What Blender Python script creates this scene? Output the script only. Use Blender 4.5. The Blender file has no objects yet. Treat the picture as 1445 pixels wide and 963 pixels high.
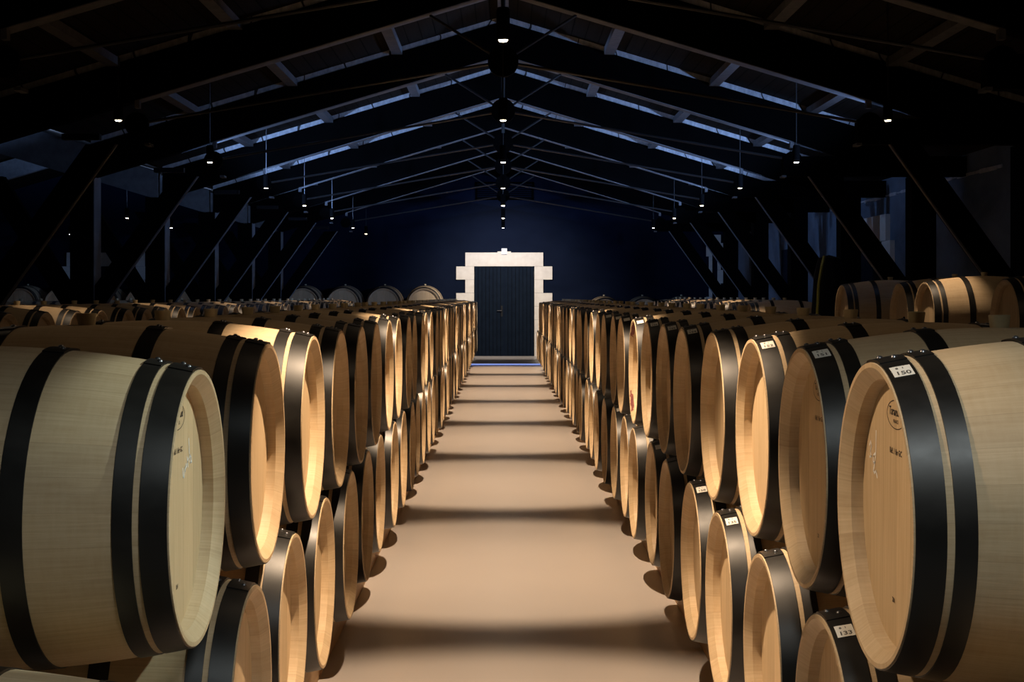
import bpy, bmesh, math, random
from mathutils import Matrix, Vector
random.seed(7)
PI = math.pi
S = bpy.context.scene
COL = S.collection

# ------------------------------------------------------------------ helpers
def link(o, parent=None):
    COL.objects.link(o)
    if parent is not None:
        o.parent = parent
    return o

def mesh_obj(name, verts, faces, mats, parent=None, smooth=False, fmat=None, auto=None):
    me = bpy.data.meshes.new(name)
    me.from_pydata([tuple(v) for v in verts], [], faces)
    if not isinstance(mats, (list, tuple)):
        mats = [mats]
    for m in mats:
        me.materials.append(m)
    if fmat:
        me.polygons.foreach_set('material_index', fmat)
    if smooth:
        me.polygons.foreach_set('use_smooth', [True] * len(me.polygons))
        if auto is not None:
            me.set_sharp_from_angle(angle=auto)
    me.update()
    return link(bpy.data.objects.new(name, me), parent)

class MB:
    """collects verts and faces for one mesh"""
    def __init__(s):
        s.v, s.f, s.m = [], [], []
    def add(s, v, f, mi=0):
        n = len(s.v)
        s.v += [tuple(p) for p in v]
        s.f += [tuple(i + n for i in q) for q in f]
        s.m += [mi] * len(f)
    def box(s, x0, x1, y0, y1, z0, z1, mi=0):
        v = [(x, y, z) for x in (x0, x1) for y in (y0, y1) for z in (z0, z1)]
        f = [(0, 1, 3, 2), (4, 6, 7, 5), (0, 4, 5, 1), (2, 3, 7, 6), (0, 2, 6, 4), (1, 5, 7, 3)]
        s.add(v, f, mi)
    def prism(s, poly, y0, y1, mi=0):
        """polygon in (x, z) pushed along y"""
        n = len(poly)
        v = [(x, y0, z) for x, z in poly] + [(x, y1, z) for x, z in poly]
        f = [tuple(range(n)), tuple(range(2 * n - 1, n - 1, -1))]
        f += [(i, i + n, (i + 1) % n + n, (i + 1) % n) for i in range(n)]
        s.add(v, f, mi)
    def tube(s, a, b, r, n=10, mi=0, r2=None, cap=True):
        a, b = Vector(a), Vector(b)
        r2 = r if r2 is None else r2
        d = (b - a).normalized()
        u = d.orthogonal().normalized(); w = d.cross(u)
        v = []
        for c, rr in ((a, r), (b, r2)):
            for i in range(n):
                t = 2 * PI * i / n
                v.append(c + u * (rr * math.cos(t)) + w * (rr * math.sin(t)))
        f = [(i, (i + 1) % n, (i + 1) % n + n, i + n) for i in range(n)]
        if cap:
            f += [tuple(range(n - 1, -1, -1)), tuple(range(n, 2 * n))]
        s.add(v, f, mi)
    def rev(s, prof, n=64, mi=0, closed=False, a0=0.0, a1=2 * PI):
        """revolve (x, r) profile about the X axis, angle 0 = up"""
        full = abs(a1 - a0 - 2 * PI) < 1e-6
        k = n if full else n + 1
        v = []
        for x, r in prof:
            for i in range(k):
                t = a0 + (a1 - a0) * i / n
                v.append((x, -r * math.sin(t), r * math.cos(t)))
        f = []
        P = len(prof)
        for p in range(P if closed else P - 1):
            q = (p + 1) % P
            for i in range(n):
                j = (i + 1) % k if full else i + 1
                f.append((p * k + i, q * k + i, q * k + j, p * k + j))
        if not full and closed:
            f.append(tuple(p * k for p in range(P)))
            f.append(tuple(p * k + k - 1 for p in range(P - 1, -1, -1)))
        s.add(v, f, mi)
    def disc(s, x, r, n=64, mi=0, flip=False):
        v = [(x, -r * math.sin(2 * PI * i / n), r * math.cos(2 * PI * i / n)) for i in range(n)]
        s.add(v, [tuple(range(n - 1, -1, -1)) if flip else tuple(range(n))], mi)
    def dome(s, c, d, r, h, n=10, rings=3, mi=0):
        c, d = Vector(c), Vector(d).normalized()
        u = d.orthogonal().normalized(); w = d.cross(u)
        v = []
        for k in range(rings):
            a = (PI / 2) * k / rings
            for i in range(n):
                t = 2 * PI * i / n
                v.append(c + (u * math.cos(t) + w * math.sin(t)) * (r * math.cos(a)) + d * (h * math.sin(a)))
        v.append(c + d * h)
        f = []
        for k in range(rings - 1):
            for i in range(n):
                j = (i + 1) % n
                f.append((k * n + i, k * n + j, (k + 1) * n + j, (k + 1) * n + i))
        f += [((rings - 1) * n + i, (rings - 1) * n + (i + 1) % n, rings * n) for i in range(n)]
        s.add(v, f, mi)
    def build(s, name, mats, parent=None, smooth=False, auto=None):
        o = mesh_obj(name, s.v, s.f, mats, parent, False, s.m)
        bm = bmesh.new(); bm.from_mesh(o.data)
        bmesh.ops.recalc_face_normals(bm, faces=bm.faces)
        bm.to_mesh(o.data); bm.free()
        if smooth:
            o.data.polygons.foreach_set('use_smooth', [True] * len(o.data.polygons))
            if auto is not None:
                o.data.set_sharp_from_angle(angle=auto)
        o.data.update()
        return o

def tag(o, label=None, cat=None, group=None, kind=None):
    if label: o['label'] = label
    if cat: o['category'] = cat
    if group: o['group'] = group
    if kind: o['kind'] = kind
    return o

def empty(name, loc=(0, 0, 0)):
    o = bpy.data.objects.new(name, None)
    o.empty_display_size = 0.1
    o.location = loc
    return link(o)

ONES = ['', 'first', 'second', 'third', 'fourth', 'fifth', 'sixth', 'seventh', 'eighth', 'ninth', 'tenth', 'eleventh',
        'twelfth', 'thirteenth', 'fourteenth', 'fifteenth', 'sixteenth', 'seventeenth', 'eighteenth', 'nineteenth']
def ordinal(n):
    if n < 20: return ONES[n]
    t, u = divmod(n, 10)
    if u == 0: return {2: 'twentieth', 3: 'thirtieth', 4: 'fortieth'}[t]
    return {2: 'twenty', 3: 'thirty', 4: 'forty'}[t] + '-' + ONES[u]

# ---------------------------------------------------------------- materials
class NT:
    def __init__(s, name):
        s.m = bpy.data.materials.new(name)
        s.m.use_nodes = True
        s.n = s.m.node_tree.nodes; s.l = s.m.node_tree.links
        s.n.clear()
        s.out = s.n.new('ShaderNodeOutputMaterial')
        s.b = s.n.new('ShaderNodeBsdfPrincipled')
        s.l.new(s.b.outputs[0], s.out.inputs[0])
    def new(s, t, **kw):
        n = s.n.new(t)
        for k, v in kw.items(): setattr(n, k, v)
        return n
    def put(s, sock, v):
        if hasattr(v, 'links'): s.l.new(v, sock)
        else: sock.default_value = v
    def math(s, op, a, b=None, c=None):
        n = s.new('ShaderNodeMath', operation=op)
        s.put(n.inputs[0], a)
        if b is not None: s.put(n.inputs[1], b)
        if c is not None: s.put(n.inputs[2], c)
        return n.outputs[0]
    def coord(s):
        return s.new('ShaderNodeTexCoord').outputs['Object']
    def scale(s, vec, sc, loc=None):
        n = s.new('ShaderNodeMapping')
        s.put(n.inputs['Vector'], vec)
        n.inputs['Scale'].default_value = sc
        if loc is not None: s.put(n.inputs['Location'], loc)
        return n.outputs[0]
    def noise(s, vec, sc=5.0, det=4.0, rough=.55, dist=0.0):
        n = s.new('ShaderNodeTexNoise')
        s.put(n.inputs['Vector'], vec)
        n.inputs['Scale'].default_value = sc; n.inputs['Detail'].default_value = det
        n.inputs['Roughness'].default_value = rough; n.inputs['Distortion'].default_value = dist
        return n.outputs['Fac']
    def ramp(s, fac, stops):
        n = s.new('ShaderNodeValToRGB')
        s.put(n.inputs[0], fac)
        e = n.color_ramp.elements
        while len(e) < len(stops): e.new(.5)
        for q, (p, c) in zip(e, stops):
            q.position = p; q.color = tuple(c) + (1,) if len(c) == 3 else c
        return n.outputs[0]
    def mix(s, fac, a, b, blend='MIX'):
        n = s.new('ShaderNodeMix', data_type='RGBA', blend_type=blend)
        s.put(n.inputs[0], fac)
        s.put(n.inputs[6], a if hasattr(a, 'links') else tuple(a) + (1,))
        s.put(n.inputs[7], b if hasattr(b, 'links') else tuple(b) + (1,))
        return n.outputs[2]
    def bump(s, h, strength=.2, dist=.01):
        n = s.new('ShaderNodeBump')
        n.inputs['Strength'].default_value = strength; n.inputs['Distance'].default_value = dist
        s.put(n.inputs['Height'], h)
        s.l.new(n.outputs[0], s.b.inputs['Normal'])
    def base(s, c): s.put(s.b.inputs['Base Color'], c if hasattr(c, 'links') else tuple(c) + (1,))
    def rough(s, v): s.put(s.b.inputs['Roughness'], v)

def plain(name, col, rough=.5, metal=0.0, spec=.5):
    t = NT(name); t.base(col); t.rough(rough)
    t.b.inputs['Metallic'].default_value = metal
    t.b.inputs['Specular IOR Level'].default_value = spec
    return t.m

def mottled(name, c0, c1, sc=4.0, rough=.6, bump=0.0, spec=.4):
    t = NT(name); co = t.coord()
    f = t.noise(co, sc, 5, .6)
    t.base(t.ramp(f, [(.3, c0), (.7, c1)])); t.rough(rough)
    t.b.inputs['Specular IOR Level'].default_value = spec
    if bump: t.bump(f, bump, .01)
    return t.m

def emit(name, col, st):
    t = NT(name); t.base((0, 0, 0))
    t.b.inputs['Emission Color'].default_value = tuple(col) + (1,)
    t.b.inputs['Emission Strength'].default_value = st
    return t.m

def oak_staves(name):
    t = NT(name); co = t.coord()
    inf = t.new('ShaderNodeObjectInfo').outputs['Random']
    sep = t.new('ShaderNodeSeparateXYZ'); t.put(sep.inputs[0], co)
    ang = t.math('ARCTAN2', sep.outputs[1], sep.outputs[2])
    st = t.math('MULTIPLY', t.math('ADD', ang, PI), 30 / (2 * PI))
    sid = t.math('FLOOR', st)
    wn = t.new('ShaderNodeTexWhiteNoise', noise_dimensions='2D')
    cv = t.new('ShaderNodeCombineXYZ')
    t.put(cv.inputs[0], sid); t.put(cv.inputs[1], t.math('MULTIPLY', inf, 37.0))
    t.put(wn.inputs['Vector'], cv.outputs[0])
    v2 = t.new('ShaderNodeCombineXYZ')
    t.put(v2.inputs[0], t.math('ADD', sep.outputs[0], t.math('MULTIPLY', inf, 20.0)))
    t.put(v2.inputs[1], t.math('MULTIPLY', ang, .34)); t.put(v2.inputs[2], wn.outputs['Value'])
    g1 = t.noise(t.scale(v2.outputs[0], (7, 160, 3)), 1.0, 5, .65, .3)
    g2 = t.noise(t.scale(v2.outputs[0], (3, 9, 5)), 1.0, 4, .6, .6)
    g3 = t.noise(t.scale(v2.outputs[0], (90, 14, 1)), 1.0, 3, .6)
    c = t.ramp(g1, [(.25, (.43, .30, .165)), (.75, (.58, .43, .26))])
    c = t.mix(t.math('MULTIPLY', t.ramp(g2, [(.48, (0, 0, 0)), (.75, (1, 1, 1))]), .5), c, (.36, .22, .095), 'MIX')
    c = t.mix(t.math('MULTIPLY', g3, .3), c, (.72, .60, .42))
    k = t.math('ADD', t.math('MULTIPLY', wn.outputs['Value'], .10), .93)
    kk = t.new('ShaderNodeCombineColor')
    for i in range(3): t.put(kk.inputs[i], k)
    c = t.mix(1.0, c, kk.outputs[0], 'MULTIPLY')
    fr = t.math('FRACT', st)
    edge = t.math('LESS_THAN', t.math('MINIMUM', fr, t.math('SUBTRACT', 1.0, fr)), .012)
    c = t.mix(t.math('MULTIPLY', edge, .16), c, (.12, .07, .03))
    t.base(c); t.rough(.58)
    t.b.inputs['Specular IOR Level'].default_value = .3
    t.bump(g1, .08, .004)
    return t.m

def oak_head(name):
    t = NT(name); co = t.coord()
    inf = t.new('ShaderNodeObjectInfo').outputs['Random']
    sep = t.new('ShaderNodeSeparateXYZ'); t.put(sep.inputs[0], co)
    st = t.math('ADD', t.math('MULTIPLY', sep.outputs[1], 10.5), t.math('MULTIPLY', inf, 3.0))
    sid = t.math('FLOOR', st)
    wn = t.new('ShaderNodeTexWhiteNoise', noise_dimensions='2D')
    cv = t.new('ShaderNodeCombineXYZ')
    t.put(cv.inputs[0], sid); t.put(cv.inputs[1], t.math('MULTIPLY', inf, 91.0))
    t.put(wn.inputs['Vector'], cv.outputs[0])
    v2 = t.new('ShaderNodeCombineXYZ')
    t.put(v2.inputs[0], t.math('ADD', sep.outputs[1], t.math('MULTIPLY', wn.outputs['Value'], 9.0)))
    t.put(v2.inputs[1], sep.outputs[2]); t.put(v2.inputs[2], t.math('MULTIPLY', inf, 50.0))
    g1 = t.noise(t.scale(v2.outputs[0], (190, 5, 1)), 1.0, 4, .6, .3)
    g2 = t.noise(t.scale(v2.outputs[0], (12, 3, 1)), 1.0, 4, .6, .5)
    c = t.ramp(g1, [(.25, (.52, .37, .205)), (.75, (.66, .50, .31))])
    c = t.mix(t.math('MULTIPLY', t.ramp(g2, [(.5, (0, 0, 0)), (.8, (1, 1, 1))]), .35), c, (.42, .27, .13))
    k = t.math('ADD', t.math('MULTIPLY', wn.outputs['Value'], .18), .86)
    kk = t.new('ShaderNodeCombineColor')
    for i in range(3): t.put(kk.inputs[i], k)
    c = t.mix(1.0, c, kk.outputs[0], 'MULTIPLY')
    fr = t.math('FRACT', st)
    edge = t.math('LESS_THAN', fr, .012)
    c = t.mix(t.math('MULTIPLY', edge, .6), c, (.15, .09, .04))
    t.base(c); t.rough(.6)
    t.b.inputs['Specular IOR Level'].default_value = .25
    return t.m

def hoop_steel(name):
    t = NT(name); co = t.coord()
    f = t.noise(t.scale(co, (6, 9, 9)), 1.0, 5, .6)
    t.base(t.ramp(f, [(.3, (.006, .0055, .005)), (.7, (.012, .0105, .009))]))
    t.rough(t.ramp(f, [(.3, (.35,) * 3), (.75, (.50,) * 3)]))
    t.b.inputs['Specular IOR Level'].default_value = .5
    return t.m

def wood_beam(name, c0, c1, axis):
    t = NT(name); co = t.coord()
    sc = [40, 40, 40]; sc[axis] = 2
    f = t.noise(t.scale(co, sc), 1.0, 4, .6, .4)
    t.base(t.ramp(f, [(.3, c0), (.7, c1)])); t.rough(.6)
    return t.m

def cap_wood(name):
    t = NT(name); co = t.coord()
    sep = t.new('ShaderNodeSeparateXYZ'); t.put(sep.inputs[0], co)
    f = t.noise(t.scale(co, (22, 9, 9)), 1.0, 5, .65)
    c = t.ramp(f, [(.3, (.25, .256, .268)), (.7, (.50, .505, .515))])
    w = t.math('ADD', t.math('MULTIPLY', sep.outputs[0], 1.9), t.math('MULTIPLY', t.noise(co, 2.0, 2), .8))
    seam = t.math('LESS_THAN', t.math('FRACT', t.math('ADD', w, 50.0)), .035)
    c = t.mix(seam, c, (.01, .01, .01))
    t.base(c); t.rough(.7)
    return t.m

def roof_planks(name):
    t = NT(name); co = t.coord()
    sep = t.new('ShaderNodeSeparateXYZ'); t.put(sep.inputs[0], co)
    st = t.math('MULTIPLY', sep.outputs[0], 1 / .155)
    fr = t.math('FRACT', t.math('ADD', st, 200.0))
    seam = t.math('LESS_THAN', fr, .07)
    wn = t.new('ShaderNodeTexWhiteNoise', noise_dimensions='1D'); t.put(wn.inputs['W'], t.math('FLOOR', st))
    g = t.noise(t.scale(co, (30, 1.2, 1)), 1.0, 4, .6)
    c = t.ramp(g, [(.3, (.014, .0115, .009)), (.7, (.022, .018, .014))])
    c = t.mix(t.math('MULTIPLY', wn.outputs['Value'], .4), c, (.010, .0085, .0065))
    c = t.mix(seam, c, (.001, .001, .001))
    t.base(c); t.rough(.8)
    t.b.inputs['Specular IOR Level'].default_value = .05
    return t.m

def concrete_floor(name):
    t = NT(name); co = t.coord()
    f = t.noise(co, .9, 3, .5); g = t.noise(co, 60, 3, .6)
    c = t.ramp(f, [(.3, (.44, .395, .365)), (.7, (.475, .43, .40))])
    c = t.mix(t.math('MULTIPLY', g, .15), c, (.34, .30, .26))
    t.base(c)
    t.rough(t.math('ADD', t.math('MULTIPLY', t.noise(co, .6, 1, .4), .06), .31))
    t.b.inputs['Specular IOR Level'].default_value = .38
    t.bump(g, .05, .002)
    return t.m

def stone(name):
    t = NT(name); co = t.coord()
    f = t.noise(co, 6, 6, .65); g = t.noise(t.scale(co, (60, 60, 4)), 1, 3, .6)
    c = t.ramp(f, [(.3, (.60, .545, .47)), (.7, (.72, .665, .585))])
    c = t.mix(t.math('MULTIPLY', g, .15), c, (.5, .44, .37))
    t.base(c); t.rough(.85); t.bump(f, .2, .01)
    return t.m

def plaster(name, c0, c1):
    t = NT(name); co = t.coord()
    f = t.noise(t.scale(co, (.8, .8, 1.6)), 1.0, 6, .65, .4)
    t.base(t.ramp(f, [(.3, c0), (.7, c1)])); t.rough(.85)
    t.b.inputs['Specular IOR Level'].default_value = .03
    t.bump(f, .15, .01)
    return t.m

M = {
    'stave': oak_staves('oak staves'), 'head': oak_head('oak head boards'), 'hoop': hoop_steel('black hoop steel'),
    'rivet': plain('rivet steel', (.16, .16, .17), .28, .8),
    'bung': mottled('pale bung', (.50, .41, .24), (.60, .50, .31), 30, .55),
    'ink': plain('stamp ink', (.03, .02, .015), .7), 'chalk': plain('white chalk', (.85, .84, .80), .9),
    'sticker': plain('sticker paper', (.72, .70, .64), .6), 'print': plain('sticker print', (.07, .065, .06), .7),
    'wine': mottled('dried red wine', (.10, .022, .025), (.24, .07, .06), 60, .6),
    'rail': wood_beam('rail wood', (.30, .18, .085), (.42, .27, .13), 1),
    'floor': concrete_floor('polished concrete'), 'roof': roof_planks('dark roof planks'),
    'black': mottled('black and shaded timber', (.0007, .0007, .0008), (.0014, .0014, .0015), 3, .85, 0, .03),  # near-black also carries the shade on rafter and post faces
    'pale': cap_wood('pale lit timber'), 'lit_underside': mottled('grey flange timber', (.09, .092, .098), (.16, .162, .168), 9, .7),
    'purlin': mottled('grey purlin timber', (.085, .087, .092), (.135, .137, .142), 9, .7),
    'grey': mottled('lit edge timber', (.10, .105, .115), (.16, .165, .18), 5, .6),
    'steel': plain('dark steel rod', (.035, .034, .034), .4, .6),
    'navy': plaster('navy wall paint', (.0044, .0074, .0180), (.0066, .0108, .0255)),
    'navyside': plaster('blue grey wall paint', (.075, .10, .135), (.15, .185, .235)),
    'stone': stone('cut limestone'), 'door': mottled('black blue door paint', (.0045, .0080, .0150), (.0065, .0112, .0205), 6, .7, 0, .03),
    'darkmetal': plain('dark metal', (.02, .02, .022), .35, .7), 'white': plain('white plastic', (.7, .72, .75), .4),
    'lamp': emit('warm lamp lens', (1.0, .83, .58), 22.0),
    'led': emit('blue led strip', (.30, .42, 1.0), 1.0),
    'step': plain('step edge', (.42, .36, .30), .5),
    'tarp': mottled('black wrap', (.004, .004, .0045), (.007, .007, .008), 6, .7, 0, .1),
    'hose': plain('yellow hose', (.30, .26, .03), .5),
}

# ------------------------------------------------------------ layout numbers
CAM_H = 1.4702
def Z(rel): return CAM_H + rel
WALL_Y = 35.5649
NAVE2 = -9.5777
WALL_R = 5.351
WALL_L = -14.2692
BACK_Y = -3.7835

# ------------------------------------------------------------------- setting
fl = MB(); fl.box(WALL_L, WALL_R, BACK_Y, WALL_Y, -0.2162, 0)
tag(fl.build('floor', M['floor']), kind='structure')

w = MB()
def gable(mb, y0, y1):
    mb.prism([(WALL_L, 0), (WALL_R, 0), (WALL_R, Z(3.3511 - .2986 * WALL_R)), (0, Z(3.3511)), (-4.7888, Z(3.3511 - .2986 * 4.7888)),
              (NAVE2, Z(3.3511)), (WALL_L, Z(3.3511 - .2986 * (NAVE2 - WALL_L)))], y0, y1)
gable(w, WALL_Y, WALL_Y + 0.2702)
tag(w.build('wall_back', M['navy']), kind='structure')
w = MB(); gable(w, BACK_Y - 0.2702, BACK_Y)
tag(w.build('wall_front', M['navy']), kind='structure')
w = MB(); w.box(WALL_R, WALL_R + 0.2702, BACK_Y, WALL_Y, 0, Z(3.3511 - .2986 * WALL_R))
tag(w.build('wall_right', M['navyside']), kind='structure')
w = MB(); w.box(WALL_L - 0.2702, WALL_L, BACK_Y, WALL_Y, 0, Z(3.3511 - .2986 * (NAVE2 - WALL_L)))
tag(w.build('wall_left', M['navy']), kind='structure')

# roof boards, four slopes
def slope(mb, xa, za, xb, zb):
    mb.prism([(xa, za), (xb, zb), (xb, zb + 0.0865), (xa, za + 0.0865)], BACK_Y, WALL_Y)
r = MB()
RT = 3.243
slope(r, 0, Z(RT), WALL_R + 0.2162, Z(RT - .2986 * (WALL_R + 0.2162)))
slope(r, -4.7888, Z(RT - .2986 * 4.7888), 0, Z(RT))
slope(r, NAVE2, Z(RT), -4.7888, Z(RT - .2986 * 4.7888))
slope(r, WALL_L - 0.2162, Z(RT - .2986 * (NAVE2 - WALL_L + 0.2162)), NAVE2, Z(RT))
tag(r.build('ceiling', M['roof']), kind='structure')

# platform step before the end door, with its blue lit nosing
p = MB(); p.box(-1.0594, 1.081, 31.5868, WALL_Y - .001, 0.0005, 0.0378)
tag(p.build('trim_1', M['floor']), kind='structure')
st = MB(); st.box(-1.0594, 1.081, 31.5706, 31.5857, 0.013, 0.0324)
tag(st.build('strip_light', M['led']), 'thin blue light strip along the floor step before the end door', 'strip light')

# stone surround with stepped quoins: built of courses in the plane of a wall
def surround(name, to_world, half_in, half_a, half_b, top_in, top, course, first_wide=True, depth=0.0649):
    """to_world(s, z, d): s along wall, d out of the wall. Stepped jambs + lintel, one mesh"""
    mb = MB()
    def blk(s0, s1, z0, z1):
        v = [to_world(s, z, d) for s in (s0, s1) for d in (0.0011, depth) for z in (z0, z1)]
        f = [(0, 1, 3, 2), (4, 6, 7, 5), (0, 4, 5, 1), (2, 3, 7, 6), (0, 2, 6, 4), (1, 5, 7, 3)]
        mb.add(v, f)
    blk(-half_a, half_a, top_in, top)
    z = top_in; wide = first_wide
    while z > 0.0216:
        z0 = max(0, z - course)
        hw = half_b if wide else half_a
        for sgn in (-1, 1):
            a, b = sorted((sgn * half_in, sgn * hw))
            blk(a, b, z0, z - 0.0043)
        wide = not wide; z = z0
    return mb

DX = 0.027
mb = surround('s', lambda s, z, d: (DX + s, WALL_Y - d, z), 0.7264, 0.9383, 1.1567, Z(0.7351), Z(1.0648), 0.3211)
mb.box(DX - 0.1621, DX + 0.1621, WALL_Y - 0.0595, WALL_Y - .001, Z(1.0648), Z(1.0918))
tag(mb.build('trim_2', M['stone']), kind='structure')
mb = surround('s', lambda s, z, d: (NAVE2 + s, WALL_Y - d, z), 0.7264, 0.9383, 1.1567, Z(0.7351), Z(1.0648), 0.3211)
tag(mb.build('trim_3', M['stone']), kind='structure')

def double_door(name, to_world, hw, top, lab_handle=True):
    root = empty(name); tag(root, kind='structure')
    for sgn in (-1, 1):
        mb = MB(); n = 8; bw = (hw - 0.0065) / n
        for i in range(n):
            s0 = sgn * (0.0043 + i * bw); s1 = sgn * (0.0043 + (i + 1) * bw - .009)
            a, b = sorted((s0, s1))
            v = [to_world(s, z, d) for s in (a, b) for d in (.002, 0.0303) for z in (0.04, top)]
            mb.add(v, [(0, 1, 3, 2), (4, 6, 7, 5), (0, 4, 5, 1), (2, 3, 7, 6), (0, 2, 6, 4), (1, 5, 7, 3)])
            a, b = sorted((s1, sgn * (0.0043 + (i + 1) * bw)))
            v = [to_world(s, z, d) for s in (a, b) for d in (.002, 0.0195) for z in (0.04, top)]
            mb.add(v, [(0, 1, 3, 2), (4, 6, 7, 5), (0, 4, 5, 1), (2, 3, 7, 6), (0, 2, 6, 4), (1, 5, 7, 3)], 1)
        leaf = mb.build('door_leaf', [M['door'], M['black']], root)
        for zz in (0.3783, top - 0.2702):
            h = MB(); a = to_world(sgn * (hw - 0.013), zz, 0.0324); b = to_world(sgn * (hw - 0.013), zz + 0.1405, 0.0324)
            h.tube(a, b, 0.0151, 8); h.build('hinge', M['darkmetal'], leaf)
        if sgn < 0:
            h = MB()
            v = [to_world(s, z, d) for s in (-0.0811, -0.0378) for d in (0.0292, 0.0389) for z in (0.9945, 1.254)]
            h.add(v, [(0, 1, 3, 2), (4, 6, 7, 5), (0, 4, 5, 1), (2, 3, 7, 6), (0, 2, 6, 4), (1, 5, 7, 3)])
            h.tube(to_world(-0.0595, 1.1351, 0.0324), to_world(-0.0595, 1.1351, 0.0811), 0.0097, 8)
            h.tube(to_world(-0.0595, 1.1351, 0.0811), to_world(-0.173, 1.1351, 0.0811), 0.0097, 8)
            h.build('door_handle', M['darkmetal'], leaf)
    return root
double_door('door_1', lambda s, z, d: (DX + s, WALL_Y - d, z), 0.7264, Z(0.7351))
double_door('door_2', lambda s, z, d: (NAVE2 + s, WALL_Y - d, z), 0.7264, Z(0.7351))

# side-wall doorway and dark door on the right
SYC = 21.3498
mb = surround('s', lambda s, z, d: (WALL_R - d, SYC + s, z), 0.7567, 0.9729, 1.2107, Z(0.7783), Z(1.1459), 0.3459)
tag(mb.build('trim_4', M['stone']), kind='structure')
double_door('door_3', lambda s, z, d: (WALL_R - d, SYC + s, z), 0.7567, Z(0.7783))
root = empty('door_4'); tag(root, kind='structure')
mb = MB(); mb.box(WALL_R - 0.0432, WALL_R - .001, 27.1331, 28.106, 0., Z(0.8864)); dl = mb.build('door_leaf', M['door'], root)
mb = MB(); mb.tube((WALL_R - 0.0432, 27.2952, 1.1351), (WALL_R - 0.0973, 27.2952, 1.1351), 0.0108, 8); mb.tube((WALL_R - 0.0973, 27.2952, 1.1351), (WALL_R - 0.0973, 27.4358, 1.1351), 0.0108, 8)
mb.build('door_handle', M['darkmetal'], dl)
# tall narrow stone slit in the end wall, right corner
mb = surround('s', lambda s, z, d: (5.1023 + s, WALL_Y - d, z), 0.0649, 0.1405, 0.2054, Z(1.2972), Z(1.4918), 0.3243)
tag(mb.build('trim_5', M['stone']), kind='structure')
# ragged plaster ledge high on the right wall
mb = MB(); yy = 15.7826
rng = random.Random(3)
while yy < 24:
    dy = rng.uniform(0.1297, 0.3243); h = rng.uniform(0.0086, 0.0238)
    mb.box(WALL_R - 0.0151, WALL_R - 0.0005, yy, yy + dy, Z(1.4053) - h + rng.uniform(-0.0086, 0.0086), Z(1.4053) + h); yy += dy
tag(mb.build('trim_6', M['pale']), kind='structure')

# ------------------------------------------------------------------- trusses
TR = [2.6809, 6.259, 9.8371, 13.4152, 16.9933, 20.5714, 24.1495, 27.7276, 31.3058]
SL = .2986
def rb(x): return Z(2.7782 - SL * abs(x))
def hub_plate(mb, x, y, z, r, t=0.0541):
    n = 20
    v = [(x + r * math.cos(2 * PI * i / n), yy, z + r * math.sin(2 * PI * i / n)) for yy in (y - t / 2, y + t / 2) for i in range(n)]
    f = [tuple(range(n)), tuple(range(2 * n - 1, n - 1, -1))] + [(i, i + n, (i + 1) % n + n, (i + 1) % n) for i in range(n)]
    mb.add(v, f)

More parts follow.
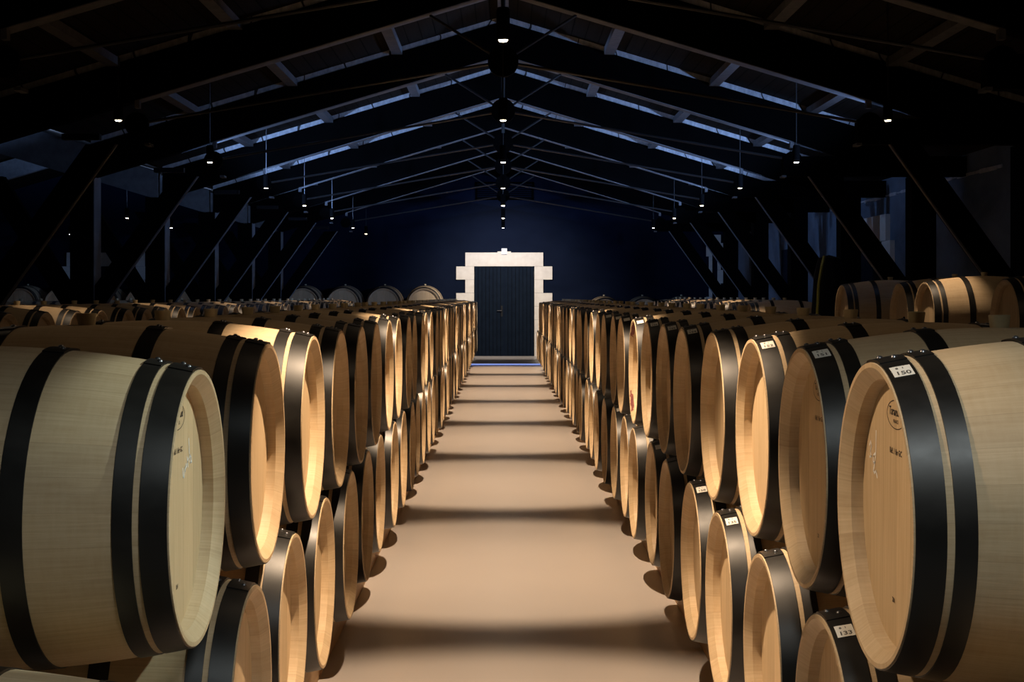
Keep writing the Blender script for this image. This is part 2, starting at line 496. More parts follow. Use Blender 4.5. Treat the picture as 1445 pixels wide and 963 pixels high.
for k, y in enumerate(TR):
    t = empty('roof_truss', (0, y, 0))
    D = 0.1405; dep = 0.4
    for s in (-1, 1):
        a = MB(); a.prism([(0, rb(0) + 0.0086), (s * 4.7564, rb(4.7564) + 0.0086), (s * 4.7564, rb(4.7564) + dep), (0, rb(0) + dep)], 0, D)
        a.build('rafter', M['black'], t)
        a = MB(); a.prism([(s * 0.0216, rb(0.0216)), (s * 3.3511, rb(3.3511)), (s * 3.3511, rb(3.3511) + 0.0086), (s * 0.0216, rb(0.0216) + 0.0086)], -0.013, D + 0.013)
        a.prism([(s * 3.3079, rb(3.3511) - 0.0595), (s * 3.3511, rb(3.3511) - 0.0595), (s * 3.3511, rb(3.3511) + 0.0086), (s * 3.3079, rb(3.3511) + 0.013)], -0.013, 0.0541)
        a.build('lit_underside', M['lit_underside'], t)  # paler plate paints in the lit underside of the rafter
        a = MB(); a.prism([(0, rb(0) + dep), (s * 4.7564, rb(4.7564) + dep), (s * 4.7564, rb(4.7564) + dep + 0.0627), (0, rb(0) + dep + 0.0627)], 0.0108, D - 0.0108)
        a.build('rafter_lit_strip', M['pale'], t)  # lit top band of the rafter, put into a paler colour
        # haunch beam resting on the column head
        x0, x1 = (3.2322, 6.3779) if s < 0 else (3.2322, WALL_R - 0.0032)
        a = MB(); xa, xb = sorted((s * x0, s * min(x1, 4.85))); a.box(xa, xb, .0, D, Z(1.3902), Z(1.6215))
        if s < 0: a.box(-x1, -4.85, 0, D, Z(1.3902), Z(1.3902 + .05))
        else: a.box(4.85, x1, 0, D, Z(1.3902), Z(1.6215)); a.build('haunch_beam', M['black'], t)
        a = MB(); xa, xb = sorted((s * (x0 - 0.0162), s * (x0 + 0.0324))); a.box(xa, xb, -0.0108, D + 0.0108, Z(1.3772), Z(1.401)); a.build('end_plate', M['purlin'], t)
        # inclined strut
        a = MB(); a.prism([(s * 3.5349, Z(1.3902)), (s * 3.8051, Z(1.3902)), (s * 4.9294, Z(-0.173)), (s * 4.778, Z(-0.3459))], 0.013, D - 0.013); a.build('strut', M['black'], t)
        # upper edge of the strut, its lit line painted in grey
        a = MB(); a.prism([(s * 3.5187, Z(1.3902)), (s * 3.5349, Z(1.3902)), (s * 4.778, Z(-0.3459)), (s * 4.7618, Z(-0.3459))], .012, .06); a.build('strut_lit_edge', M['grey'], t)
        # post down to the floor
        a = MB(); xa, xb = sorted((s * 4.724, s * 4.9942)); a.box(xa, xb, 0.0, 0.2811, 0, Z(1.3902)); a.build('post', M['black'], t)
        a = MB(); xa, xb = sorted((s * 4.7132, s * 4.724)); a.box(xa, xb, 0.0, 0.2811, 0, Z(1.3902)); a.build('post_face', M['grey' if s < 0 else 'black'], t)  # light put into the colour: left faces paler, right faces black
        # tie rods, web rods, gussets
        a = MB(); a.tube((0, 0.0703, Z(2.1512)), (s * 3.3511, 0.0703, Z(1.5837)), 0.0141, 8); a.build('tie_rod', M['steel'], t)
        a = MB(); a.tube((0, 0.0703, Z(2.1512)), (s * 0.6702, 0.0703, rb(0.6702)), 0.013, 8); a.build('web_rod', M['steel'], t)
        a = MB(); hub_plate(a, s * 3.3511, 0.0703, Z(1.5783), 0.1081); a.build('gusset_plate', M['black'], t)
    a = MB(); a.tube((0, 0.0703, Z(2.1512)), (0, 0.0703, rb(0) + 0.0216), 0.0216, 8); a.build('king_rod', M['steel'], t)
    a = MB(); hub_plate(a, 0, 0.0703, Z(2.1512), 0.1405, 0.0757); a.build('hub_plate', M['black'], t)
    # left hand V strut and the rafter of the second nave
    s = -1
    a = MB(); a.prism([(-6.0428, Z(1.3902)), (-5.7725, Z(1.3902)), (-4.7996, Z(-0.173)), (-4.9402, Z(-0.3459))], 0.013, D - 0.013); a.build('strut', M['black'], t)
    def rb2(x): return Z(2.7782 - SL * abs(x - NAVE2))
    for e in (-4.8213, NAVE2 * 2 + 4.8213):
        a = MB(); a.prism([(NAVE2, rb2(NAVE2)), (e, rb2(e)), (e, rb2(e) + 0.4), (NAVE2, rb2(NAVE2) + 0.4)], 0, D)
        a.build('rafter', M['purlin'], t)  # paler than the main nave rafters: their lit faces are painted in
    if k >= 3:      # cool uplights sitting on the haunch beams
        for s in (-1, 1):
            a = MB(); a.box(s * 3.8916 - 0.173, s * 3.8916 + 0.173, D + 0.0108, D + 0.0973, Z(1.4485), Z(1.5026)); a.build('uplight_housing', M['darkmetal'], t)
    tag(t, ('black timber roof truss with steel tie rods, %s visible from the front' % ordinal(k - 1)) if k > 1 else 'black timber roof truss over the frontmost barrels, %s' % ('nearest of all', 'second of all')[k], 'roof truss', 'roof trusses down the hall')

names = {0: 'along the ridge', 1.2215: 'nearest the ridge', 2.4322: 'halfway down the slope', 3.5457: 'lowest on the slope'}
for x in (0, -1.2215, 1.2215, -2.4322, 2.4322, -3.5457, 3.5457):
    mb = MB(); zt = Z(RT - SL * abs(x)) - 0.0054
    b = rb(x) + 0.4 + 0.0627
    mb.box(x - 0.0595, x + 0.0595, 1.081, WALL_Y - 0.0108, zt - 0.0811, zt - 0.0065)
    side = '' if x == 0 else (' on the left slope' if x < 0 else ' on the right slope')
    tag(mb.build('roof_purlin', M['purlin']), 'long pale timber purlin under the roof boards, %s%s' % (names[abs(x)], side), 'purlin', 'roof purlins')
# louvred vent high on the end wall
t = empty('wall_vent', (0, WALL_Y, 0))
mb = MB()
for a in ((-0.6702, 0.7351, 2.335, 2.3782), (-0.6702, 0.7351, 2.7241, 2.7674), (-0.6702, -0.627, 2.335, 2.7674), (0.6918, 0.7351, 2.335, 2.7674)):
    mb.box(a[0], a[1], -0.0541, -.001, Z(a[2]), Z(a[3]))
mb.build('vent_frame', M['black'], t)
mb = MB()
for i in range(7):
    z = Z(2.389 + i * 0.0476); mb.box(-0.627, 0.6918, -0.0432, -0.0108, z, z + 0.0238)
mb.build('louvre', M['black'], t)
tag(t, 'dark louvred vent high on the navy end wall under the ridge', 'vent')
# emergency light over the end door
t = empty('emergency_wall_lamp', (DX, WALL_Y, 0))
mb = MB(); mb.box(-0.0649, 0.0649, -0.1189, -0.0649, Z(1.0215), Z(1.1621)); mb.build('housing', M['white'], t)
mb = MB(); mb.box(-0.0486, 0.0486, -0.1254, -0.1189, Z(1.0324), Z(1.081)); mb.build('lens', plain('grey lens', (0.4324, 0.454, 0.4864), 0.3243), t)
tag(t, 'small white emergency light above the end door', 'light')
# wrapped column with yellow hose
t = empty('wrapped_stand', (4.2051, 19.0256, 0))
mb = MB(); prof = [(0.2162, 0), (0.2162, 1.2972), (0.2, 1.7512), (0.1405, 1.9674), (0.0, 2.0107)]
n = 20; v = []; f = []
for q, (rr, z) in enumerate(prof[:-1]):
    for i in range(n):
        a = 2 * PI * i / n; w_ = 1 + 0.0649 * math.sin(5 * a + q)
        v.append((rr * w_ * math.cos(a), rr * w_ * 0.8648 * math.sin(a), z))
v.append((0, 0, prof[-1][1]))
for q in range(len(prof) - 2):
    for i in range(n): f.append((q * n + i, q * n + (i + 1) % n, (q + 1) * n + (i + 1) % n, (q + 1) * n + i))
q = len(prof) - 2
f += [(q * n + i, q * n + (i + 1) % n, len(v) - 1) for i in range(n)]
mb.add(v, f); mb.build('cover', M['tarp'], t, True, 0.8648)
mb = MB(); pts = [(-0.0865, -0.1297, 1.989), (-0.1297, -0.1784, 1.8593), (-0.173, -0.1892, 1.6215), (-0.1892, -0.1946, 1.2972), (-0.2, -0.1946, 0.8648), (-0.2, -0.1946, 0.3243)]
for a, b in zip(pts, pts[1:]): mb.tube(a, b, 0.0195, 8)
mb.build('hose', M['hose'], t)
tag(t, 'black covered stand with a yellow hose hanging down its edge', 'covered stand')

# ------------------------------------------------------------------- barrels
LEN, RB, RH = .95, .333, .2825
C = LEN / 2
def prof_r(x, L=LEN, b=RB, h=RH):
    c = L / 2
    return b - (b - h) * ((x - c) / c) ** 2
HOOPS = [(.003, .053), (.066, .102), (.262, .306), (.644, .688), (.848, .884), (.897, .947)]
HOOP_T = .0028

def body_shape(mb, L=LEN, b=RB, h=RH, n=72, mi=0, rec=.045):
    k = h / RH
    out = [(L * i / 22, prof_r(L * i / 22, L, b, h)) for i in range(23)]
    front = [(rec + .004, h - .036 * k), (rec, h - .034 * k), (.021, h - .031 * k), (.0, h - .009 * k)]
    back = [(L - x, r) for x, r in front[::-1]]
    mb.rev(front + out + back, n, mi)
def head_shape(mb, x, flip, h=RH, n=72, mi=0, at=.045):
    mb.disc(x, h - .0342 * (h / RH), n, mi, flip)
def hoop_shape(mb, x0, x1, L=LEN, b=RB, h=RH, n=72, mi=0):
    def ring(t0, t1):
        pts = [x0 + (x1 - x0) * i / 3 for i in range(4)]
        o = [(x, prof_r(x, L, b, h) + t1) for x in pts]
        i_ = [(x, prof_r(x, L, b, h) + t0) for x in pts[::-1]]
        return o + i_
    mb.rev(ring(-.001, HOOP_T), n, mi, True)
    # lapped end of the strap near the top
    mb.rev(ring(HOOP_T - .0006, HOOP_T + .0022), 8, mi, True, math.radians(-11), math.radians(9))
def rivets(x0, x1):
    xm = (x0 + x1) / 2; w = (x1 - x0)
    res = []
    for da, dx in ((-4, -.18), (3, .18)):
        a = math.radians(da); x = xm + dx * w; r = prof_r(x) + HOOP_T + .0018
        d = Vector((0, -math.sin(a), math.cos(a)))
        res.append((Vector((x, 0, 0)) + d * r, d))
    return res

def text_mesh(body, size):
    cu = bpy.data.curves.new('lettering', 'FONT')
    cu.body = body; cu.size = size; cu.align_x = 'CENTER'; cu.align_y = 'CENTER'; cu.resolution_u = 3; cu.offset = size * .022
    ob = bpy.data.objects.new('lettering', cu); COL.objects.link(ob)
    dg = bpy.context.evaluated_depsgraph_get(); dg.update()
    me = bpy.data.meshes.new_from_object(ob.evaluated_get(dg))
    COL.objects.unlink(ob); bpy.data.objects.remove(ob); bpy.data.curves.remove(cu)
    v = [tuple(p.co) for p in me.vertices]; f = [tuple(p.vertices) for p in me.polygons]
    bpy.data.meshes.remove(me)
    return v, f

# part meshes shared by all copies
def proto_mesh(fn, name, mats, smooth=True, auto=.6):
    mb = MB(); fn(mb); o = mb.build(name, mats, None, smooth, auto)
    me = o.data; bpy.data.objects.remove(o); return me
ME = {}
ME['staves'] = proto_mesh(lambda m: body_shape(m), 'staves', M['stave'], True, .38)
ME['head0'] = proto_mesh(lambda m: head_shape(m, .045, False), 'head', M['head'], False)
ME['head1'] = proto_mesh(lambda m: head_shape(m, LEN - .045, True), 'head', M['head'], False)
for i, (a, b) in enumerate(HOOPS):
    ME['hoop%d' % i] = proto_mesh(lambda m: hoop_shape(m, a, b), 'hoop', M['hoop'], True, .5)
    def hr(m):
        hoop_shape(m, a, b)
        for c, d in rivets(a, b): m.dome(c, d, .0065, .005, 8, 2, 1)
    ME['hoopr%d' % i] = proto_mesh(hr, 'hoop', [M['hoop'], M['rivet']], True, .5)
def rv(m): m.dome((0, 0, 0), (0, 0, 1), .0068, .0052, 12, 3)
ME['rivet'] = proto_mesh(rv, 'rivet', M['rivet'])
def bung_shape(m, rbig=RB):
    n = 24; z0, z1 = rbig - .006, rbig + .030
    prof = [(.021, z0), (.0255, z1 - .003), (.0245, z1), (.0, z1)]
    v = []; f = []
    for r_, z in prof[:-1]:
        for i in range(n): v.append((C + r_ * math.cos(2 * PI * i / n), r_ * math.sin(2 * PI * i / n), z))
    for q in range(2):
        for i in range(n): f.append((q * n + i, q * n + (i + 1) % n, (q + 1) * n + (i + 1) % n, (q + 1) * n + i))
    f.append(tuple(range(2 * n, 3 * n))); f.append(tuple(range(n - 1, -1, -1)))
    m.add(v, f)
ME['bung'] = proto_mesh(bung_shape, 'bung', M['bung'])
# one-mesh barrel for the rows behind, where parts do not show
def whole(m, L=LEN, b=RB, h=RH):
    body_shape(m, L, b, h, 48, 0)
    head_shape(m, .045, False, h, 48, 1); head_shape(m, L - .045, True, h, 48, 1)
    for a, e in HOOPS: hoop_shape(m, a * L / LEN, e * L / LEN, L, b, h, 48, 2)
ME['whole'] = proto_mesh(whole, 'wine_barrel', [M['stave'], M['head'], M['hoop']], True, .5)
ME['cask'] = proto_mesh(lambda m: whole(m, 1.18, .443, .37), 'wine_cask', [M['stave'], M['head'], M['hoop']], True, .5)

# stamps on the head boards (local frame: head faces -x, reading towards -y)
def on_head(v, cy, cz, x=.0445): return [(x, cy - p[0], cz + p[1]) for p in v]
def stamp_mesh():
    mb = MB(); n = 48
    def ell(a, b): return [(a * math.cos(2 * PI * i / n), b * math.sin(2 * PI * i / n), 0) for i in range(n)]
    o, i_ = ell(.064, .0275), ell(.0615, .0257)
    v = on_head(o + i_, 0, 0); mb.add(v, [(i, (i + 1) % n, (i + 1) % n + n, i + n) for i in range(n)])
    tv, tf = text_mesh('Taransaud', .0225); mb.add(on_head([(p[0], p[1] + .005, 0) for p in tv], 0, 0), tf)
    tv, tf = text_mesh('FRANCE', .0095); mb.add(on_head([(p[0], p[1] - .013, 0) for p in tv], 0, 0), tf)
    return mb
mbx = stamp_mesh(); o = mbx.build('maker_stamp', M['ink']); ME['stamp'] = o.data; bpy.data.objects.remove(o)
def flat_text(body, size):
    tv, tf = text_mesh(body, size); mb = MB(); mb.add(on_head(tv, 0, 0), tf)
    o = mb.build('lettering', M['ink']); me = o.data; bpy.data.objects.remove(o); return me
ME['ref'] = flat_text('Réf. 1 fér GC', .0155)
ME['year'] = flat_text('201', .013)
def stroke(pts, wd):
    mb = MB()
    for (x0, y0), (x1, y1) in zip(pts, pts[1:]):
        d = Vector((x1 - x0, y1 - y0)); L = d.length
        if L < 1e-6: continue
        nrm = Vector((-d.y, d.x)) / L * wd / 2; e = d / L * wd * .3
        q = [(x0 - e.x + nrm.x, y0 - e.y + nrm.y, 0), (x1 + e.x + nrm.x, y1 + e.y + nrm.y, 0), (x1 + e.x - nrm.x, y1 + e.y - nrm.y, 0), (x0 - e.x - nrm.x, y0 - e.y - nrm.y, 0)]
        mb.add(on_head(q, 0, 0), [(0, 1, 2, 3)])
    return mb
def chalk(strokes, name):
    mb = MB()
    for s_ in strokes:
        q = stroke(s_, .0046); mb.add(q.v, q.f)
    o = mb.build(name, M['chalk']); me = o.data; bpy.data.objects.remove(o); return me
ME['chalk_l'] = chalk([[(-.055, -.012), (-.05, -.03), (-.042, -.032), (-.034, -.012), (-.030, -.02), (-.024, -.006)], [(-.020, -.014), (.0, .004)], [(-.014, .008), (-.004, -.014)],
                       [(.004, .045), (.010, .01), (.012, -.006)], [(.012, .0), (.020, .008), (.028, .002), (.022, -.008), (.034, -.006)]], 'chalk_mark')
ME['chalk_r'] = chalk([[(-.06, .012), (-.052, .02), (-.046, .012), (-.054, .0), (-.048, -.01), (-.06, -.012)], [(-.010, .045), (-.012, .0), (-.018, -.018), (-.032, -.02), (-.03, -.006), (-.016, .0)],
                       [(-.02, -.02), (-.03, -.036), (-.022, -.04), (-.010, -.034), (.0, -.046)]], 'chalk_mark')

def on_hoop(tx, ty, lift, x0=.029, a0=math.radians(20)):
    x = x0 + tx; r = prof_r(x) + HOOP_T + lift; a = a0 - ty / prof_r(x)
    return (x, -r * math.sin(a), r * math.cos(a))
def sticker_mesh():
    mb = MB(); n = 8; wd, ht = .036, .042; v = []; f = []
    for lift in (.0003, .0011):
        for j in range(n + 1):
            for i in range(5):
                v.append(on_hoop(-wd / 2 + wd * i / 4, -ht / 2 + ht * j / n, lift))
    N = (n + 1) * 5
    for j in range(n):
        for i in range(4):
            a = j * 5 + i; f.append((N + a, N + a + 1, N + a + 6, N + a + 5)); f.append((a, a + 5, a + 6, a + 1))
    per = [i for i in range(5)] + [j * 5 + 4 for j in range(1, n + 1)] + [n * 5 + i for i in range(3, -1, -1)] + [j * 5 for j in range(n - 1, 0, -1)]
    for a, b in zip(per, per[1:] + per[:1]): f.append((a, b, b + N, a + N))
    mb.add(v, f); o = mb.build('sticker', M['sticker'], None, True, .6); me = o.data; bpy.data.objects.remove(o); return me
ME['sticker'] = sticker_mesh()
PR = {}
def stain_mesh(a0, a1):
    """dried wine on the bevel of the chime, following its surface"""
    mb = MB(); rg = random.Random(5)
    n = 14; v = []; f = []
    for i in range(n + 1):
        a = math.radians(a0 + (a1 - a0) * i / n)
        w0 = .10 + .25 * rg.random(); w1 = .98 - .22 * rg.random() * (0 if 2 < i < n - 2 else 2)
        for q in (w0, max(w0 + .05, w1)):
            x = .021 * q - .0008; r = RH - .009 - .022 * q - .0006
            v.append((x, -r * math.sin(a), r * math.cos(a)))
    for i in range(n): f.append((2 * i, 2 * i + 1, 2 * i + 3, 2 * i + 2))
    mb.add(v, f)
    o = mb.build('wine_stain', M['wine']); me = o.data; bpy.data.objects.remove(o); return me
ME['stain0'] = stain_mesh(-6, -46); ME['stain1'] = stain_mesh(-118, -150)
def print_mesh(num):
    if num in PR: return PR[num]
    mb = MB()
    tv, tf = text_mesh(num, .0185)
    mb.add([on_hoop(p[0], p[1] - .010, .0015) for p in tv], tf)
    tv, tf = text_mesh('8  1', .010)
    mb.add([on_hoop(p[0] - .002, p[1] + .010, .0015) for p in tv], tf)
    o = mb.build('sticker_print', M['print']); PR[num] = o.data; bpy.data.objects.remove(o); return PR[num]

def inst(name, me, parent, loc=None):
    o = bpy.data.objects.new(name, me); link(o, parent)
    if loc is not None: o.location = loc
    return o

def barrel(x, y, z, side, near=False, roll=0.0, stamp=False, chalk=None, sticker=None, year=False):
    """aisle barrel; side +1 = right of the aisle, -1 = left (turned half round)"""
    b = empty('wine_barrel', (x, y, z))
    b.rotation_euler = (roll, 0, 0 if side > 0 else PI)
    inst('staves', ME['staves'], b)
    h0 = inst('head', ME['head0'], b); inst('head', ME['head1'], b)
    for i, (a, e) in enumerate(HOOPS):
        if near:
            h = inst('hoop', ME['hoop%d' % i], b)
            for c, d in rivets(a, e):
                q = inst('rivet', ME['rivet'], h, c); q.rotation_euler = d.to_track_quat('Z', 'Y').to_euler()
        else:
            h = inst('hoop', ME['hoopr%d' % i], b)
        if i == 0 and sticker is not None:
            s_ = inst('sticker', ME['sticker'], b); s_['label'] = 'white paper sticker on the black hoop'
            if sticker: inst('sticker_print', print_mesh(sticker), s_)
    inst('bung', ME['bung'], b)
    if stamp:
        inst('maker_stamp', ME['stamp'], h0, (0, 0, .185)); inst('reference_stamp', ME['ref'], h0, (0, 0, .115))
    if year: inst('year_stamp', ME['year'], h0, (0, 0.01, -.165))
    if chalk == 'l': inst('chalk_mark', ME['chalk_l'], h0, (0, -.10, .085))
    if chalk == 'r': inst('chalk_mark', ME['chalk_r'], h0, (0, .135, .095))
    return b

rng = random.Random(11)
LOW_Z, UP_Z = .505, 1.064
ly_up = [3.05, 3.84, 4.60, 5.36, 6.12]; lz_up = {0: 1.036}
while ly_up[-1] < 32.8: ly_up.append(ly_up[-1] + .758)
ly_lo = [2.50, 3.46, 4.22, 4.98, 5.74]
while ly_lo[-1] < 33.1: ly_lo.append(ly_lo[-1] + .758)
ry_up = [2.76 + .75 * i for i in range(36)]
ry_lo = [2.385 + .75 * i for i in range(37)]
lx_up = [.628, .610, .590, .588, .586]
rx_up = [.690, .708, .716, .708, .697]
def jit(): return rng.uniform(-.010, .010)

def aisle_label(i, tier, side, extra):
    if i == 0: pos = 'frontmost'
    else: pos = '%s from the front' % ordinal(i + 1)
    return '%s, %s in the %s tier %s of the aisle' % (extra, pos, tier, side)
for i, y in enumerate(ly_up):
    x = lx_up[i] if i < len(lx_up) else .587 + jit()
    b = barrel(-x, y, lz_up.get(i, UP_Z), -1, i < 4, rng.uniform(-.03, .03), stamp=i == 0, chalk='l' if i == 0 else None, year=i == 0)
    lab = 'oak barrel with oval stamp and chalk mark' if i == 0 else 'oak barrel'
    tag(b, aisle_label(i, 'upper', 'left', lab) if i else 'pale oak barrel with oval stamp, frontmost in the upper tier left of aisle', 'barrel', 'barrels in the upper tier left of the aisle')
for i, y in enumerate(ly_lo):
    b = barrel(-.592 - jit(), y, LOW_Z, -1, i < 4, rng.uniform(-.03, .03))
    tag(b, aisle_label(i, 'lower', 'left', 'oak barrel'), 'barrel', 'barrels in the lower tier left of the aisle')
nums = {0: '150', 1: '151', 2: '152', 4: '154', 5: '155', 6: '156'}
for i, y in enumerate(ry_up):
    x = rx_up[i] if i < len(rx_up) else .70 + jit()
    stk = None
    if i in nums: stk = nums[i]
    elif i in (7, 8, 9, 10): stk = ''
    b = barrel(x, y, UP_Z, 1, i < 4, rng.uniform(-.03, .03), stamp=i < 2, chalk='r' if i == 0 else None, sticker=stk, year=i < 2)
    if i == 7:
        for q, w_ in (('stain0', 'near the top'), ('stain1', 'low down')):
            q = inst('wine_stain', ME[q], b); q['label'] = 'dried red wine stain %s of the barrel rim' % w_
    lab = 'wine-stained oak barrel' if i == 7 else 'stickered oak barrel' if stk is not None else 'oak barrel without sticker' if i == 3 else 'oak barrel'
    tag(b, aisle_label(i, 'upper', 'right', lab) if i else 'stickered oak barrel with white chalk mark, frontmost in upper tier right of aisle', 'barrel', 'barrels in the upper tier right of the aisle')
nlo = {1: '133', 3: '135', 4: '158'}
for i, y in enumerate(ry_lo):
    stk = nlo.get(i, '' if i in (6, 9) else None)
    b = barrel(.680 + jit(), y, LOW_Z, 1, i < 5, rng.uniform(-.03, .03), sticker=stk)
    lab = 'stickered oak barrel' if stk is not None else 'oak barrel'
    tag(b, aisle_label(i - 1, 'lower', 'right', lab) if i else 'oak barrel below the chalk-marked one, lower tier right of aisle, nearest of all', 'barrel', 'barrels in the lower tier right of the aisle')

# wooden rails under the lower tiers
for s, x in ((-1, .708), (1, .83)):
    for x0, wh in ((x, 'edging the aisle'), (x + (.65 if s < 0 else .56), 'at their far ends')):
        mb = MB(); a, b = sorted((s * x0, s * (x0 + .08)))
        mb.box(a, b, 1.9, 33.6 if s < 0 else 29.8, 0, .182)
        tag(mb.build('barrel_rail', M['rail']), 'long brown timber rail under the lower %s barrels, %s' % ('left' if s < 0 else 'right', wh), 'rail', 'barrel rails')

# rows behind: one-mesh barrels with a bung
def far_barrel(x, y, z, rot, label, group, me='whole', name='wine_barrel', bz=0.0, bx=0.0):
    o = inst(name, ME[me], None, (x, y, z)); o.rotation_euler = (rng.uniform(-.03, .03), 0, rot)
    tag(o, label, 'barrel' if name == 'wine_barrel' else 'cask', group)
    q = inst('bung', ME['bung'], o, (bx, 0, bz))
    return o
def rack(x0, x1, y0, y1, ztop, label, along_x=False):
    t = empty('barrel_rack', (0, 0, 0))
    if not along_x:
        for x in (x0, x1):
            m = MB(); m.box(x - .03, x + .03, y0, y1, ztop - .08, ztop); m.build('rack_beam', M['darkmetal'], t)
        yy = y0 + .05
        while yy < y1:
            for x in (x0, x1):
                m = MB(); m.box(x - .025, x + .025, yy - .025, yy + .025, 0, ztop - .08); m.build('leg', M['darkmetal'], t)
            yy += (y1 - y0 - .1) / max(1, round((y1 - y0) / 3))
    else:
        for y in (y0, y1):
            m = MB(); m.box(x0, x1, y - .03, y + .03, ztop - .08, ztop); m.build('rack_beam', M['darkmetal'], t)
        n = max(1, round((x1 - x0) / 3))
        for i in range(n + 1):
            for y in (y0, y1):
                xx = x0 + .05 + (x1 - x0 - .1) * i / n
                m = MB(); m.box(xx - .025, xx + .025, y - .025, y + .025, 0, ztop - .08); m.build('leg', M['darkmetal'], t)
    tag(t, label, 'rack', 'barrel racks')

ENDR = .338
ys = [9.85 + .75 * i for i in range(31)]
for i, y in enumerate(ys):
    far_barrel(-3.28 - jit() * 2, y, UP_Z + .01, PI, 'oak barrel, %s from the front in the row behind the left aisle stack' % ordinal(i + 1), 'barrels in the row behind the left aisle stack')
rack(-3.91, -3.61, 8.7, 32.8, UP_Z + .01 - ENDR + .002, 'dark steel rack under the barrel row behind the left aisle stack')
ys = [15.9 + .75 * i for i in range(20)]
for i, y in enumerate(ys):
    far_barrel(-5.45 - jit() * 2, y, UP_Z + .02, PI, 'oak barrel, %s from the front in the row beyond the left posts' % ordinal(i + 1), 'barrels in the row beyond the left posts')
rack(-6.08, -5.78, 15.5, 30.6, UP_Z + .02 - ENDR + .002, 'dark steel rack under the barrel row beyond the left posts')
ys = [9.71, 11.56, 12.49, 14.38]
labs = ['oak barrel nearest the camera in the raised row by the right wall', 'oak barrel, second from the front in the raised row by the right wall',
        'oak barrel with dark bunghole in its head, third in the raised right row', 'oak barrel with dark bunghole in its head, farthest in the raised right row']
for i, y in enumerate(ys):
    o = far_barrel(3.30 + (.05 if i == 2 else 0), y, 1.30, 0, labs[i], 'raised barrels by the right wall')
    if i in (2, 3):
        m = MB(); m.tube((.045, -.02, -.02), (.037, -.02, -.02), .022, 16); q = m.build('head_bung', M['tarp'], o)
rack(3.63, 3.93, 9.2, 14.9, 1.30 - ENDR + .002, 'dark steel rack under the raised barrels by the right wall')
ys = [19.6 + .76 * i for i in range(17)]
for i, y in enumerate(ys):
    far_barrel(3.26 + jit(), y, UP_Z + .03, 0, 'oak barrel, %s from the front in the low row by the right wall' % ordinal(i + 1), 'barrels in the low row by the right wall')
rack(3.59, 3.89, 19.2, 32.2, UP_Z + .03 - ENDR + .002, 'dark steel rack under the low barrel row by the right wall')
CY = 34.3
k = CY / 2080.0
xs = [(598 - 57 * i - 710) * k for i in range(11)]
for i, x in enumerate(xs):
    far_barrel(x, CY, 1.297, PI / 2, 'large oak cask facing the camera at the end wall, %s left of the door' % ordinal(i + 1), 'casks along the end wall', 'cask', 'wine_cask', .443 - RB, .115)
rack(xs[-1] - .4, -1.72, CY + .40, CY + .70, 1.297 - .448, 'dark steel rack under the end wall casks left of the door', True)
xs = [2.38, 3.30, 4.22]
for i, x in enumerate(xs):
    far_barrel(x, CY, 1.045, PI / 2, 'large oak cask facing the camera at the end wall, %s right of the door' % ordinal(i + 1), 'casks along the end wall', 'cask', 'wine_cask', .443 - RB, .115)
rack(1.95, 4.65, CY + .40, CY + .70, 1.045 - .448, 'dark steel rack under the end wall casks right of the door', True)

# -------------------------------------------------------------- pendant lamps
WARM = (1.0, .73, .485)
LZ = Z(1.373)
def roof_z(x):
    if x > -4.7888: return Z(RT - SL * abs(x))
    return Z(RT - SL * abs(x - NAVE2))
PW = 500.0
def pendant(x, y, label, group, power=PW, tilt=(0, 0), cone=63, blend=.38, light=True, spill=0):
    t = empty('pendant_lamp', (x, y, LZ))
    n = 20; mb = MB(); v = []; f = []
    for r_, z in ((.034, .0), (.036, .01), (.036, .16), (.030, .175)):
        for i in range(n): v.append((r_ * math.cos(2 * PI * i / n), r_ * math.sin(2 * PI * i / n), z))
    for q in range(3):
        for i in range(n): f.append((q * n + i, q * n + (i + 1) % n, (q + 1) * n + (i + 1) % n, (q + 1) * n + i))
    f.append(tuple(range(3 * n, 4 * n)))
    mb.add(v, f); mb.build('housing', M['black'], t, True, .6)
    mb = MB(); v = [(.026 * math.cos(2 * PI * i / n), .026 * math.sin(2 * PI * i / n), .002) for i in range(n)]
    v += [(.020 * math.cos(2 * PI * i / n), .020 * math.sin(2 * PI * i / n), -.006) for i in range(n)]
    mb.add(v, [(i, (i + 1) % n, (i + 1) % n + n, i + n) for i in range(n)] + [tuple(range(n, 2 * n))])
    lens = mb.build('lens', M['lamp'], t); lens['label'] = 'glowing warm white lens'
    mb = MB(); mb.tube((0, 0, .17), (0, 0, roof_z(x) - LZ - .001), .004, 6); mb.build('cable', M['steel'], t)
    tag(t, label, 'pendant lamp', group)
    if light:
        d = bpy.data.lights.new('pendant spot', 'SPOT'); d.energy = power; d.color = WARM
        d.spot_size = math.radians(cone); d.spot_blend = blend; d.shadow_soft_size = .02
        lo = link(bpy.data.objects.new('pendant spot', d)); lo.location = (x, y, LZ - .016)
        lo.rotation_euler = (math.radians(tilt[0]), math.radians(tilt[1]), 0)
        if spill:       # weak wide glow of the lens
            d = bpy.data.lights.new('pendant glow', 'SPOT'); d.energy = spill; d.color = WARM
            d.spot_size = math.radians(165); d.spot_blend = .4; d.shadow_soft_size = .02
            lo = link(bpy.data.objects.new('pendant glow', d)); lo.location = (x, y, LZ - .018)
CYS = [4.31 + 3.58 * i for i in range(8)]
for i, y in enumerate(CYS):
    pendant(0, y, ('small black pendant spotlight over the aisle, %s visible from the front' % ordinal(i)) if i else 'small black pendant spotlight above the frontmost barrels of the aisle', 'pendant spotlights over the aisle', tilt=(4, 0), spill=8)
SYS = [4.31 + 3.58 * i for i in range(8)] + [32.2]
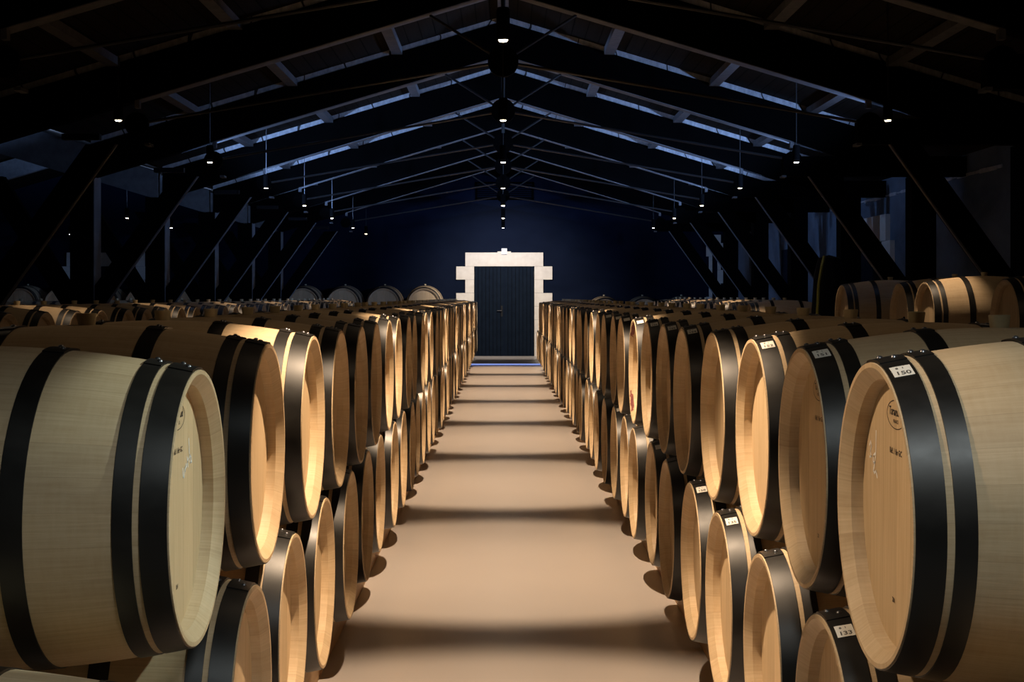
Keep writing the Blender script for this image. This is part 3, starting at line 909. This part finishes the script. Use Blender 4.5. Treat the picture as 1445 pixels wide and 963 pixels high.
for s, nm in ((-1, 'left'), (1, 'right')):
    for i, y in enumerate(SYS):
        if s > 0 and y > 30: continue
        pendant(s * 2.994, y, ('small black pendant spotlight over the %s side row, %s visible from the front' % (nm, ordinal(i - 1))) if i > 1 else 'small black pendant spotlight near the front over the %s side row, %s' % (nm, ('nearest of all', 'second of all')[i]), 'pendant spotlights over the %s side row' % nm, power=PW * (.09 if s < 0 else .2), spill=3)
for i, (x, y, lb) in enumerate(((-6.56, 25.7, 'nearest'), (-6.62, 29.4, 'second'), (-9.52, 32.4, 'farthest'))):
    pendant(x, y, 'small pendant spotlight in the second nave, %s of the three' % lb, 'pendant spotlights in the second nave', power=PW * .13)

# ------------------------------------------------------------ cool uplights
BLUE = (.30, .50, 1.0)
for k, y in enumerate(TR):
    if k < 3 or k > 7: continue
    for s in (-1, 1):
        if k == 3 and s < 0: continue
        d = bpy.data.lights.new('uplight', 'SPOT'); d.energy = {3: (340 if s > 0 else 45), 7: 130}.get(k, 520); d.color = BLUE; d.shadow_soft_size = .04
        d.spot_size = math.radians(122); d.spot_blend = .3
        lo = link(bpy.data.objects.new('uplight', d)); lo.location = (s * 3.89, y + .28, Z(1.546))
        lo.rotation_euler = Vector((-s * .55, .5, .75)).to_track_quat('-Z', 'Y').to_euler()

    d = bpy.data.lights.new('uplight', 'SPOT'); d.energy = 330; d.color = BLUE; d.shadow_soft_size = .04
    d.spot_size = math.radians(120); d.spot_blend = .3
    lo = link(bpy.data.objects.new('uplight', d)); lo.location = (-5.73, y + .28, Z(1.546))
    lo.rotation_euler = Vector((-.2, .5, .9)).to_track_quat('-Z', 'Y').to_euler()

# added cool flood without a fitting, ahead of the first barrels, throwing down on them
d = bpy.data.lights.new('front fill', 'SPOT'); d.energy = 85; d.color = (.90, .98, .97)
d.spot_size = math.radians(113); d.spot_blend = .10; d.shadow_soft_size = .3
lo = link(bpy.data.objects.new('front fill', d)); lo.location = (.6, 1.2, LZ + .02)
# added cool spot, no fitting, aimed across the aisle at the frontmost left barrel
d = bpy.data.lights.new('cross fill', 'SPOT'); d.energy = 230; d.color = (.84, 1.0, .92)
d.spot_size = math.radians(14.5); d.spot_blend = .3; d.shadow_soft_size = .03
lo = link(bpy.data.objects.new('cross fill', d)); lo.location = (1.6, 3.45, LZ)
lo.rotation_euler = (Vector((-.63, 2.99, 1.06)) - Vector(lo.location)).to_track_quat('-Z', 'Y').to_euler()
# added warm spot, no fitting, aimed across the aisle at the frontmost right barrel
d = bpy.data.lights.new('cross fill', 'SPOT'); d.energy = 190; d.color = WARM
d.spot_size = math.radians(20); d.spot_blend = .4; d.shadow_soft_size = .03
lo = link(bpy.data.objects.new('cross fill', d)); lo.location = (-1.4, 3.0, LZ)
lo.rotation_euler = (Vector((.70, 2.74, .99)) - Vector(lo.location)).to_track_quat('-Z', 'Y').to_euler()
# added spot without a fitting, washing the end door
d = bpy.data.lights.new('door fill', 'SPOT'); d.energy = 820; d.color = (1.0, .90, .81)
d.spot_size = math.radians(84); d.spot_blend = 1.0; d.shadow_soft_size = .03
lo = link(bpy.data.objects.new('door fill', d)); lo.location = (0, 32.0, Z(1.9))
lo.rotation_euler = (Vector((0.02, WALL_Y, 1.35)) - Vector(lo.location)).to_track_quat('-Z', 'Y').to_euler()

# -------------------------------------------------------------------- world
wd = bpy.data.worlds.new('World'); S.world = wd; wd.use_nodes = True
wd.node_tree.nodes['Background'].inputs[0].default_value = (.5, .6, 1.0, 1)
wd.node_tree.nodes['Background'].inputs[1].default_value = .002

# ------------------------------------------------------------------- camera
cam = bpy.data.cameras.new('Camera'); cam.sensor_fit = 'HORIZONTAL'; cam.sensor_width = 36
cam.lens = 2080 / 1445 * 36
cam.shift_x = (722.5 - 710) / 1445; cam.shift_y = -(481.5 - 419) / 1445
cam.clip_start = .05; cam.clip_end = 200
co = link(bpy.data.objects.new('Camera', cam)); co.location = (0, 0, CAM_H); co.rotation_euler = (PI / 2, 0, 0)
S.camera = co
S.view_settings.view_transform = 'Standard'; S.view_settings.look = 'None'
S.view_settings.exposure = 0; S.view_settings.gamma = 1
S.view_settings.use_curve_mapping = False
